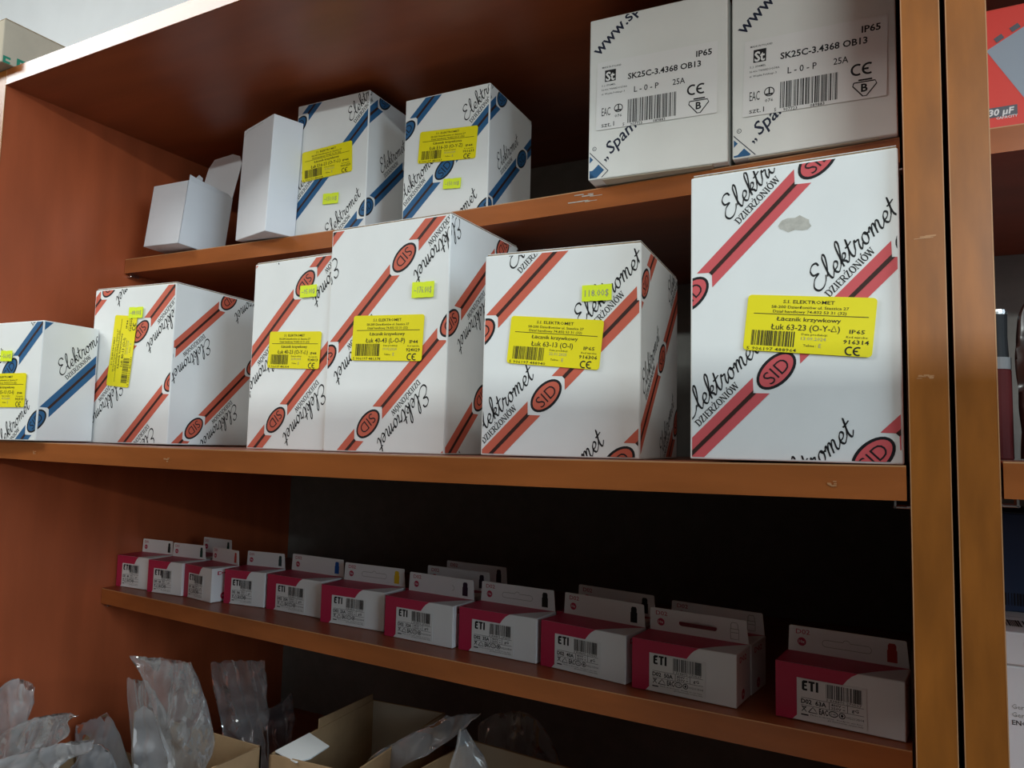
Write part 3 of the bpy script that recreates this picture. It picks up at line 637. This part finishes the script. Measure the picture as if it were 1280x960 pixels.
def fuse_carton(label, big, x, y, z, yaw, amp, sil, slot='ring', back=False, tabh=0.0182, lean=0.0, lab=True):
    w = 0.0805 if big else 0.056; d = 0.0345; h = 0.0374; size = 'D02' if big else 'D01'
    r = thing('fuse_carton', label, 'carton', (x, y, ZB + z + 0.0003), (0, 0, yaw), 'fuse cartons in the back row' if back else 'fuse cartons in the front row')
    settle(r, w, d, 'l')
    mb = MB(); mb.box(0, w, 0, d, 0, h, M['pack'], bev=0.0005)
    fr = Face(mb, (0, 0, 0), (1, 0, 0), (0, 0, 1), w, h); rt = Face(mb, (w, 0, 0), (0, 1, 0), (0, 0, 1), d, h); tp = Face(mb, (0, 0, h), (1, 0, 0), (0, 1, 0), w, d); lf = Face(mb, (0, d, 0), (0, -1, 0), (0, 0, 1), d, h)
    cr = M['magenta']; L0 = 0.175
    fr.put(fan([(0, h), (0, 0), (w * .135, 0), (w * L0, h * .09), (w * L0, h)]), cr, 1)
    fr.put(fan([(w * L0, h), (w * L0, h * .76), (w * .54, h * .76), (w * .575, h * .86), (w * .61, h * .935), (w * .66, h)]), cr, 1)
    lf.put(rect(0, 0, d, h), cr, 1)
    tp.put(fan([(0, 0), (w * .66, 0), (w * .76, d * .35), (w * .88, d * .7), (w, d), (0, d)]), cr, 1)
    rt.text(size, d * .2, h * .80, h * .11, cr, 1, .02, width=d * .5, res=1); rt.put(fan(ellipse(d * .45, h * .17, h * .10, h * .10)), cr, 1); rt.text('10x', d * .45, h * .145, h * .06, M['pack'], 2, .02, 'c', res=1)
    mb.build('carton_body', r)
    if lab:
        mb = MB(); x0, x1, z0, z1 = w * (L0 + .003), w * .72, h * .075, h * .755
        mb.prism(rrect(x0, z0, x1, z1, 0.0006, 2), 0.0004, 0.0006, M['paper'], lambda a, b, c: (a, -c, b))
        f = Face(mb, (x0, -0.0006, z0), (1, 0, 0), (0, 0, 1), x1 - x0, z1 - z0); a, b = x1 - x0, z1 - z0; I = M['ink']
        # bold angular ETI logotype
        k = b * .26; X, Y = a * .075, b * .70
        for px, ps in ((0.0, [[(.12, 0), (.52, 0), (.52, .2), (.34, .2), (0, .2), (0, .12)], [(.0, .2), (.24, .2), (.24, .8), (.0, .62)], [(.0, .62), (.12, .42), (.46, .42), (.46, .6), (.2, .6)], [(0, .62), (.16, .80), (.55, .80), (.55, 1), (.14, 1), (0, .84)]]),
                       (0.64, [[(0, .8), (.62, .8), (.62, 1), (0, 1)], [(.2, 0), (.44, .0), (.44, .8), (.2, .8)]]), (1.36, [[(0, 0), (.24, 0), (.24, 1), (0, 1)]])):
            for p in ps: f.put(fan([(X + (px + q[0]) * k * 1.0, Y + q[1] * k) for q in p]), I, 1)
        f.put(barcode(a * .43, b * .60, a * .52, b * .36, 5 + len(amp), 26), I, 1)
        f.text('3 838895 ' + '270507', a * .43, b * .53, b * .06, I, 1, .0, width=a * .5, res=1)
        f.put(rect(a * .06, b * .515, a * .96, b * .505) + rect(a * .06, b * .325, a * .96, b * .315) + rect(a * .47, b * .51, a * .478, b * .32) + rect(a * .73, b * .51, a * .738, b * .32), I, 1)
        f.text(size + '  ' + amp, a * .06, b * .365, b * .115, I, 1, .03, width=a * .37)
        f.text('400V ~', a * .50, b * .425, b * .065, I, 1, .015, width=a * .2, res=1); f.text('250V =', a * .50, b * .345, b * .065, I, 1, .015, width=a * .2, res=1); f.text('gG', a * .79, b * .375, b * .085, I, 1, .015, width=a * .1, res=1)
        y0, hh = b * .155, b * .14
        f.put(ribbon([(a * .07, y0), (a * .14, y0 + hh)], b * .02) + ribbon([(a * .14, y0), (a * .07, y0 + hh)], b * .02) + ribbon([(a * .075, y0 + hh * .85), (a * .135, y0 + hh * .85)], b * .022), I, 1)
        f.put(ribbon([(a * .17, y0), (a * .205, y0 + hh * .55), (a * .235, y0 + hh), (a * .27, y0 + hh * .55), (a * .30, y0), (a * .17, y0)], b * .02), I, 1)
        f.text('EAC', a * .325, y0, hh * 1.05, I, 1, .03, width=a * .13, res=1)
        f.put(ring(a * .53, y0 + hh / 2, a * .062, hh * .48, b * .022, n=16), I, 1); f.text('DVE', a * .53, y0 + hh * .33, hh * .36, I, 1, .006, 'c', res=1)
        f.put(ring(a * .655, y0 + hh / 2, a * .042, hh * .48, b * .022, n=14) + fan(ellipse(a * .655, y0 + hh / 2, a * .018, hh * .25)), I, 1)
        f.text('002213504', a * .71, y0 + hh * .2, hh * .42, I, 1, .0, width=a * .25, res=1)
        f.put(rect(a * .06, b * .09, a * .17, b * .055), I, 1)
        f.text('Made in Slovenia   Ready to use fuse', a * .20, b * .08, b * .035, I, 1, .0, width=a * .74, res=1); f.text('gG characteristic ceramic links', a * .45, b * .025, b * .035, I, 1, .0, width=a * .5, res=1)
        mb.build('product_label', r)
    # hang tab standing up at the back of the top
    mb = MB(); tw0, tw1 = 0.0005, w - 0.0008
    outer = [(tw0, 0), (tw1, 0), (tw1 - 0.0015, tabh - 0.0006), (tw1 - 0.0025, tabh), (tw0 + 0.0018, tabh), (tw0 + 0.0008, tabh - 0.0006)]
    cl, sl = math.cos(lean), math.sin(lean)
    frm = lambda a, b, c: (a, d - c * cl + b * sl, h + b * cl + c * sl)
    sx, sy = w * .5, tabh * .46
    plate(outer, [slot_loop(sx, sy, w * .19, tabh * .115)] if slot == 'open' else [], 0.0005, M['pack'], mb, frm)
    f = Face(mb, frm(0, 0, 0.0005), (1, 0, 0), (0, sl, cl), w, tabh)
    f.text(size, w * .075, tabh * .70, tabh * .19, cr, 1, .006, width=w * .12)
    f.put(fan(ellipse(w * .125, tabh * .40, tabh * .165, tabh * .165)), cr, 1); f.text('10x', w * .125, tabh * .35, tabh * .12, M['pack'], 2, .02, 'c', res=1)
    if slot in ('ring', 'part'):
        lp = slot_loop(sx, sy, w * .20, tabh * .13)
        f.put(ribbon(lp + [lp[0]] if slot == 'ring' else lp[:9], 0.00035), M['grey_ink'], 1)
    fs = [(w * .86 + p[0] * w * .078, tabh * .14 + p[1] * tabh * .70) for p in FUSE]
    if sil == 'outline': f.put(ribbon(fs + [fs[0]], 0.0004) + ribbon([fs[2], fs[9]], 0.0004) + ribbon([(fs[3][0], tabh * .42), (fs[8][0], tabh * .42)], 0.0004), M['grey_ink'], 1)
    else: f.put(fan([(w * .86, tabh * .3)] + fs + [fs[0]]), M['fz_' + sil], 1)
    mb.build('hang_tab', r)
    return r

fuse_carton('white and crimson fuse carton marked 63A beside the right post', True, 0.7812, 0.1271, -0.1770, -0.1028, '63A', 'copper')
fuse_carton('white and crimson fuse carton marked 50A with a punched hanging slot', True, 0.6746, 0.1346, -0.1777, -0.0930, '50A', 'outline', 'open', lean=-0.12)
fuse_carton('white and crimson fuse carton marked 40A, left of the one with the punched slot', True, 0.5890, 0.1507, -0.1780, -0.1657, '40A', 'black', 'none')
fuse_carton('white and crimson fuse carton marked 35A, below the 63-13 striped carton', True, 0.5041, 0.1566, -0.1782, -0.0630, '35A', 'black')
fuse_carton('white and crimson fuse carton marked 32A with two cartons close behind', True, 0.4185, 0.1599, -0.1783, -0.0700, '32A', 'violet', 'part')
fuse_carton('white and crimson fuse carton with a yellow fuse printed on its tab', True, 0.3304, 0.1685, -0.1783, 0.0043, '25A', 'yellow')
fuse_carton('white and crimson fuse carton with a blue fuse printed on its tab', True, 0.2415, 0.1811, -0.1781, -0.0434, '20A', 'blue', 'none')
fuse_carton('narrow fuse carton with a grey fuse on its tab, fourth from left', False, 0.1825, 0.1747, -0.1779, 0.1050, '16A', 'teal', 'none', tabh=0.0165)
fuse_carton('narrow fuse carton with a red fuse printed on its tab', False, 0.1175, 0.1735, -0.1776, -0.1548, '10A', 'red', 'none', tabh=0.0165)
fuse_carton('narrow fuse carton with a green fuse on its tab, second from left', False, 0.0612, 0.1674, -0.1773, 0.0551, '6A', 'green', 'none', tabh=0.0165)
fuse_carton('narrow fuse carton with a dark fuse on its tab, nearest the left side panel', False, 0.0022, 0.1681, -0.1769, 0.0471, '4A', 'dark', 'none', tabh=0.0165)
fuse_carton('fuse carton behind the green-fuse and red-fuse narrow cartons', False, 0.0570, 0.2130, -0.1772, -0.04, '6A', 'green', 'none', True, tabh=0.0190)
fuse_carton('fuse carton directly behind the 32A carton', True, 0.4130, 0.2005, -0.1783, -0.06, '32A', 'violet', 'none', True, tabh=0.0190)
fuse_carton('rearmost fuse carton, last in the row behind the 32A carton', True, 0.4110, 0.2400, -0.1783, -0.07, '32A', 'violet', 'none', True, tabh=0.0190)
fuse_carton('fuse carton half hidden behind the 40A carton', True, 0.5860, 0.1890, -0.1780, -0.17, '40A', 'black', 'none', True, tabh=0.0190)
fuse_carton('fuse carton sticking out to the right behind the 50A carton', True, 0.6790, 0.1740, -0.1777, -0.14, '50A', 'outline', 'none', True, tabh=0.0170)

# ------------------------------------------------------------------ bottom compartment: open cartons and film bags
FZ = ZB - 0.40                          # shelf the cartons stand on
def open_box(name, label, x, y, yaw, w, d, h, m, flaps=(), inner=None):
    r = thing(name, label, 'carton', (x, y, FZ + 0.0004), (0, 0, yaw)); t = 0.0022
    inner = inner or m
    mb = MB(); mb.box(0, w, 0, d, 0, t, m)
    for x0, x1, y0, y1, ins in ((0, w, 0, t, 3), (0, w, d - t, d, 2), (0, t, 0, d, 1), (w - t, w, 0, d, 0)):
        mb.box(x0, x1, y0, y1, 0, h, m)
    e = 0.0002
    mb.poly([(t, d - t - e, t), (w - t, d - t - e, t), (w - t, d - t - e, h - 0.0003), (t, d - t - e, h - 0.0003)], inner)
    mb.build('carton_body', r)
    for pts, fr, mm in flaps:
        mb = MB(); mb.prism(pts, 0, 0.0012, mm, fr); mb.build('top_flap', r)
    return r
r = thing('kraft_carton', 'open brown kraft carton at bottom left stuffed with film bags', 'carton', (0.012, -0.012, FZ + 0.0004))
mb = MB(); w_, d_, h_, t_ = 0.276, 0.150, 0.100, 0.0022; lo = 0.052; xs_ = 0.082
mb.box(0, w_, 0, d_, 0, t_, M['kraft']); mb.box(w_ - t_, w_, 0, d_, 0, h_, M['kraft']); mb.box(0, t_, 0, d_, 0, lo, M['kraft']); mb.box(0, w_, 0, t_, 0, lo + 0.02, M['kraft'])
mb.box(0, xs_, d_ - t_, d_, 0, lo, M['kraft']); mb.box(xs_, w_, d_ - t_, d_, 0, h_, M['kraft'])
mb.build('carton_body', r)
mb = MB(); mb.prism([(0.004, 0), (xs_ - 0.004, 0), (xs_ - 0.010, 0.040), (0.010, 0.040)], 0, 0.0012, M['kraft'], lambda x, y, z: (x, d_ + z + y * 0.25, lo - y * 0.968)); mb.build('top_flap', r)
r = open_box('kraft_carton', 'open kraft carton with a white inner flap folded in', 0.309, 0.128, 0.075, 0.098, 0.178, 0.100, M['kraft'], flaps=(
    ([(0.002, 0.006), (0.034, -0.002), (0.040, 0.012), (0.038, 0.044), (0.002, 0.058)], lambda x, y, z: (x, y, 0.1004 + z - x * 0.06), M['white']),
    ([(0.075, 0.0), (0.176, 0.0), (0.176, 0.007), (0.075, 0.010)], lambda x, y, z: (z, x, 0.1 + y), M['kraft'])), inner=M['kraft_light'])
open_box('kraft_carton', 'open carton with pale inside below the 35A fuse carton', 0.444, 0.062, -0.08, 0.122, 0.200, 0.100, M['kraft'], inner=M['kraft_light'])

def catmull(pts, t):
    n = len(pts) - 1; x = min(t * n, n - 1e-6); i = int(x); f = x - i
    p0, p1, p2, p3 = [Vector(pts[k]) for k in (max(i - 1, 0), i, i + 1, min(i + 2, n))]
    return 0.5 * (2 * p1 + (p2 - p0) * f + (2 * p0 - 5 * p1 + 4 * p2 - p3) * f * f + (3 * p1 - p0 - 3 * p2 + p3) * f ** 3)
def film_bag(label, y, left, right, bulge, seed, m, floor_z=-0.396, crump=0.004, lean=0.0, seam=True, xmin=0.004, xmax=9, nu=40, nv=56, shut=None):
    """a pouch of two film sheets welded down both sides, crumpled; outline given from its foot upward"""
    def ext(P, xl, xh):
        P = [(min(max(a, xmin if b < -0.29 else 0.003), xh), b) for a, b in P]
        return [(min(max(P[0][0], xl), xmax), floor_z)] + P
    L = ext(left, xmin, 9); R = ext(right, xmin, 9)
    R[0] = (min(R[0][0], xmax), R[0][1]); R[1] = (min(R[1][0], xmax), R[1][1])
    x0 = (L[0][0] + R[0][0]) / 2
    name = 'film_bag'
    o = thing(name, label, 'plastic bag', (x0, y, ZB + floor_z), group='clear film bags in the bottom compartment')
    mb = MB(); V = []
    for side in (-1, 1):
        for j in range(nv + 1):
            t = j / nv; a = catmull(L, t); b = catmull(R, t)
            for i in range(nu + 1):
                s = i / nu; p = a.lerp(b, s)
                edge = 4 * s * (1 - s); open_ = bulge * (edge ** 0.6) * (0.35 + 0.65 * math.sin(math.pi * min(1, 0.15 + 0.85 * (1 - t))))
                q = Vector((p.x * 26, p.y * 26, seed * 3.7 + side * 1.3)); k = seed * 2.1 % 0.8 - 0.4
                n1 = noise.noise(q * 1.0)
                g = Vector((p.x * 44 + p.y * 50 * k, p.y * 9, seed * 1.9 + side * 0.7)); n2 = 1 - abs(noise.noise(g)) * 2.6
                g2 = Vector((p.x * 30 - p.y * 34, p.y * 22 + p.x * 14, seed * 5.1 + side)); n3 = 1 - abs(noise.noise(g2)) * 2.6
                fold = crump * (1.0 * n1 + 0.9 * n2 + 0.7 * n3) * min(1, 4 * edge + 0.25)
                yy = side * (open_ + 0.0003) + fold * (0.8 if side > 0 else 1.0)
                dz = 0.0025 * noise.noise(q * 3.1) * t + 0.0015 * noise.noise(q * 7.0) * (t > 0.97)
                dx = crump * 0.5 * noise.noise(q * 1.7 + Vector((9, 2, 4))) * (0.3 + 0.7 * t)
                V.append((p.x - x0 + dx, yy + lean * t, p.y - floor_z + dz))
    n = (nu + 1) * (nv + 1); F = []
    for k in (0, 1):
        for j in range(nv):
            for i in range(nu):
                a = k * n + j * (nu + 1) + i; f = (a, a + 1, a + nu + 2, a + nu + 1)
                F.append(f if k == 0 else f[::-1])
    for j in range(nv):
        for i in (0, nu):
            a = j * (nu + 1) + i; f = (a, a + nu + 1, a + nu + 1 + n, a + n); F.append(f if i == 0 else f[::-1])
    mb.mesh(V, F, m); pouch = mb.build('film_pouch', o, smooth=True)
    if seam:
        sm = MB(); P = []
        for j in range(nv + 1):
            i = 2; P.append(Vector(V[j * (nu + 1) + i]) + Vector((0, -0.0004, 0)))
        for j in range(4, nv):
            a, b = P[j], P[j + 1]; d = Vector((0.0014, 0, 0))
            sm.poly([a, a + d, b + d, b], m)
        sm.build('side_seam', pouch)
    return o
BAGS={
 'a':(0.035,[(-0.0153, -0.3732), (-0.0074, -0.3225), (0.0078, -0.2704), (0.0358, -0.2478)],[(0.0632, -0.3553), (0.0642, -0.2885), (0.0719, -0.2618), (0.0734, -0.2521)]),
 'b':(0.028,[(-0.0057, -0.3441), (0.005, -0.3136), (0.0599, -0.2887), (0.0966, -0.2734)],[(0.1173, -0.3104), (0.146, -0.2807), (0.1434, -0.27), (0.1598, -0.2596)]),
 'c':(0.008,[(0.0365, -0.3588), (0.0338, -0.3402), (0.0456, -0.3223), (0.1481, -0.2841)],[(0.1649, -0.3185), (0.1685, -0.2978), (0.21, -0.2759), (0.2114, -0.2673)]),
 'd':(0.118,[(0.0348, -0.3934), (0.0237, -0.3611), (0.0104, -0.3373), (0.0044, -0.3251)],[(0.1361, -0.3705), (0.1134, -0.3424), (0.0945, -0.3168), (0.072, -0.3013)]),
 'e':(0.048,[(0.0763, -0.3652), (0.107, -0.3388), (0.1305, -0.3146), (0.1349, -0.2969)],[(0.201, -0.3363), (0.1929, -0.3163), (0.1788, -0.2971), (0.1574, -0.2939)]),
 'f1':(0.102,[(0.1455, -0.3702), (0.1395, -0.3233), (0.1295, -0.2763), (0.1245, -0.2524)],[(0.2178, -0.3535), (0.2021, -0.3106), (0.1866, -0.2742), (0.1592, -0.2492)]),
 'f2':(0.08,[(0.2333, -0.3413), (0.2107, -0.2862), (0.1823, -0.2413), (0.155, -0.2179)],[(0.3133, -0.3228), (0.2867, -0.2787), (0.266, -0.2387), (0.246, -0.2136)]),
 'g1':(0.2,[(0.1754, -0.3666), (0.1585, -0.3169), (0.1419, -0.2748), (0.1376, -0.2554)],[(0.2367, -0.3536), (0.2308, -0.3036), (0.2261, -0.2699), (0.2229, -0.2417)]),
 'g2':(0.23,[(0.1817, -0.3759), (0.183, -0.3396), (0.1913, -0.3109), (0.2149, -0.3022)],[(0.247, -0.362), (0.2377, -0.329), (0.2408, -0.302), (0.2358, -0.2807)]),
 'h':(0.2,[(0.3645, -0.346), (0.3734, -0.3166), (0.4026, -0.2951), (0.4633, -0.2583)],[(0.4333, -0.3306), (0.4507, -0.293), (0.4818, -0.2682), (0.5033, -0.248)]),
 'i':(0.12,[(0.5204, -0.2905), (0.521, -0.2646), (0.5266, -0.2441), (0.5286, -0.2327)],[(0.5696, -0.2791), (0.5563, -0.2571), (0.5421, -0.241), (0.5341, -0.2323)]),
 'j':(0.3,[(0.4479, -0.3441), (0.4452, -0.3195), (0.4466, -0.2981), (0.4662, -0.2844)],[(0.5427, -0.3239), (0.5332, -0.302), (0.5143, -0.2814), (0.4952, -0.2766)]),
}

lb = {'a': 'upright clear film bag leaning on the left side panel', 'b': 'shiny film bag lying with its open end pointing right at bottom left',
      'c': 'low film bag at the very bottom left corner, in front of the shiny one', 'd': 'flat milky film bag behind the shiny lying bag',
      'e': 'rolled film bag with a knotted end, left of the tall clear bag', 'f1': 'film bag with a white paper insert left of the tallest clear bag',
      'f2': 'tallest crumpled clear film bag in the bottom left carton', 'g1': 'clear film bag behind the tallest one, in shade',
      'g2': 'dark smoky film bag right of the shaded clear bags', 'h': 'grey film sheet spilling out of the carton with the white flap',
      'i': 'small pointed clear film bag rising below the 35A fuse carton', 'j': 'thin wispy film bag behind the pointed clear bag'}
prm = {'a': (.006, 1, 'film_milky', .004), 'b': (.006, 2, 'film', .004), 'c': (.007, 3, 'film_milky', .004), 'd': (.002, 4, 'film_milky', .002), 'e': (.004, 5, 'film_milky', .004),
       'f1': (.004, 6, 'film', .0025), 'f2': (.006, 7, 'film', .004), 'g1': (.005, 8, 'film', .005), 'g2': (.004, 9, 'film_dark', .005), 'h': (.003, 10, 'film_milky', .004), 'i': (.008, 11, 'film', .003), 'j': (.002, 12, 'film', .005)}
xm = {'f1': .270, 'f2': .268, 'h': .400, 'i': .56, 'b': .28, 'c': .28, 'e': .28, 'd': .28}
xn = {'h': .318, 'a': .018, 'b': .018, 'c': .018, 'd': .018, 'i': .47}
bagob = {}
for k, (y, L, R_) in BAGS.items():
    bu, sd, mt, cr = prm[k]
    bagob[k] = film_bag(lb[k], y, L, R_, bu, sd, M[mt], crump=cr, xmin=xn.get(k, .004), xmax=xm.get(k, 9))
# the white paper slip inside its bag
mb = MB(); o = bagob['f1']; P = [(0.150, -0.372), (0.143, -0.315), (0.142, -0.283), (0.153, -0.274), (0.168, -0.277), (0.190, -0.301), (0.208, -0.320), (0.200, -0.345), (0.206, -0.372)]
mb.prism(P, 0, 0.0006, M['plain'], lambda x, z, t: (x - o.location.x, 0.0 + t + 0.001 * math.sin(x * 300), z + 0.396)); q = mb.build('paper_insert', o); q['label'] = 'white paper slip inside the bag'

# ------------------------------------------------------------------ carton on top of the left end of the bookcase
r = thing('storage_carton', 'beige-grey carton with green letters on top of the bookcase', 'carton', (-0.40, -0.012, TOP + TH + 0.0004))
w_, d_, h_ = 0.412, 0.30, 0.0480
mb = MB(); mb.box(0, w_, 0, d_, 0, h_, M['kraft_light'], bev=0.0012, seg=2)
rt = Face(mb, (w_, 0, 0), (0, 1, 0), (0, 0, 1), d_, h_)
rt.text('F', 0.0150, -0.0045, 0.0155, M['green_ink'], 1, 0.03); rt.text('E', 0.0010, -0.0045, 0.0125, M['green_ink'], 1, 0.03)
mb.build('carton_body', r)
lid(r, w_, d_, h_, M['kraft_light'], 0.0016)

# ------------------------------------------------------------------ things in the right bookcase
r = thing('capacitor_carton', 'red carton with a grey capacitor printed on it, upper right corner', 'carton', (0.9062, 0.1545, ZB + 0.2284))
w_, d_, h_ = 0.150, 0.12, 0.085
mb, fr, rt = carton_body(r, w_, d_, h_, M['cap_red'], 0.0006)
fr.put(fan([(0.0125, 0.0565), (0.0424, 0.0022), (0.0560, 0.0055), (0.0739, 0.0197), (0.0440, 0.0740)]), M['cap_grey'], 1)
fr.put(fan([(0.0170, 0.0640), (0.0215, 0.0668), (0.0232, 0.0636), (0.0188, 0.0608)]) + fan([(0.0262, 0.0695), (0.0310, 0.0722), (0.0328, 0.0690), (0.0280, 0.0663)]), M['cap_grey_d'], 2)
fr.put(rect(0.004, 0.0082, 0.0293, 0.0152), M['cap_grey_d'], 1)
fr.text('30 µF', 0.0275, 0.0095, 0.0046, M['paper'], 2, 0.03, 'r', shear=0.15); fr.text('CAPACITY', 0.0293, 0.0066, 0.0019, M['paper'], 2, 0.02, 'r', res=1)
mb.build('carton_body', r); lid(r, w_, d_, h_, M['cap_red'], 0.0008)

r = thing('canister', 'dark red canister with a grey collar and bright rim, right bookcase', 'canister', (0.9156, 0.130, ZB + 0.0037))
prof = lambda nm, zr, m: (lambda mb: (mb.tube([(0, 0, z) for z, _ in zr], [q for _, q in zr], m, 24), mb.build(nm, r, smooth=False)))(MB())
prof('canister_body', [(0, .0086), (.001, .0092), (.056, .0092), (.057, .0088)], mat('dark_red_enamel', (0.06, 0.004, 0.004), 0.7, 0.2))
prof('collar', [(.057, .0093), (.0645, .0093)], mat('grey_collar', (0.14, 0.14, 0.14), 0.6))
prof('neck', [(.0645, .0080), (.078, .0075), (.092, .0078)], mat('black_plastic', (0.012, 0.012, 0.013), 0.6, 0.2))
prof('rim', [(.092, .0082), (.0935, .0084), (.095, .0082)], M['metal'])

o = film_bag('dark brown film bag in the right bookcase behind the post', 0.125, [(0.928, 0.03), (0.927, 0.06), (0.928, 0.09), (0.940, 0.122)], [(1.05, 0.03), (1.06, 0.07), (1.04, 0.11), (1.00, 0.135)], 0.012, 21, M['brown_film'], floor_z=0.0045, crump=0.006, xmin=.9265)
del o['group']

z0 = -0.2355
r = thing('plain_carton', 'tall white carton with large letters at the lower right edge', 'carton', (0.9070, 0.100, ZB + z0)); w_, d_, h_ = 0.14, 0.16, 0.1195
mb, fr, rt = carton_body(r, w_, d_, h_, M['white'])
for i, s in enumerate(('German', 'German', 'ENGLISH')): fr.text(s, 0.0092, 0.0955 - 0.0045 * i, 0.0028, M['ink'] if i == 2 else M['grey_ink'], 1, 0.01 if i == 2 else 0, res=1)
for i, s in enumerate(('W', 'W', 'E')): fr.text(s, 0.0180, 0.0800 - 0.0068 * i, 0.0048, M['ink'], 1, 0.02)
mb.build('carton_body', r); lid(r, w_, d_, h_, M['white'], 0.0006)
r = thing('flat_carton', 'flat white carton with bar codes lying on the tall white carton', 'carton', (0.9066, 0.099, ZB + z0 + 0.1205)); w_, d_, h_ = 0.14, 0.158, 0.0188
mb, fr, rt = carton_body(r, w_, d_, h_, M['white'])
tp = Face(mb, (0, 0, h_), (1, 0, 0), (0, 1, 0), w_, d_); tp.put(barcode(0.010, 0.018, 0.05, 0.020, 8), M['ink'], 1); tp.put(rect(0.008, 0.050, 0.10, 0.0505), M['ink'], 1); tp.text('10 x 36', 0.02, 0.010, 0.004, M['ink'], 1, 0, res=1)
fr.text('Ei1', 0.0165, 0.0110, 0.0028, M['ink'], 1, 0.01, res=1); fr.text('GK', 0.0185, 0.0070, 0.0028, M['ink'], 1, 0.01, res=1)
mb.build('carton_body', r)
r = thing('navy_carton', 'dark navy carton standing on the white cartons, lower right edge', 'carton', (0.9064, 0.166, ZB + z0 + 0.1397)); w_, d_, h_ = 0.13, 0.085, 0.064
mb, fr, rt = carton_body(r, w_, d_, h_, M['navy_board']); fr.put(barcode(0.012, 0.004, 0.05, 0.008, 12), M['ink'], 1)
mb.build('carton_body', r); lid(r, w_, d_, h_, M['navy_board'], 0.0006)
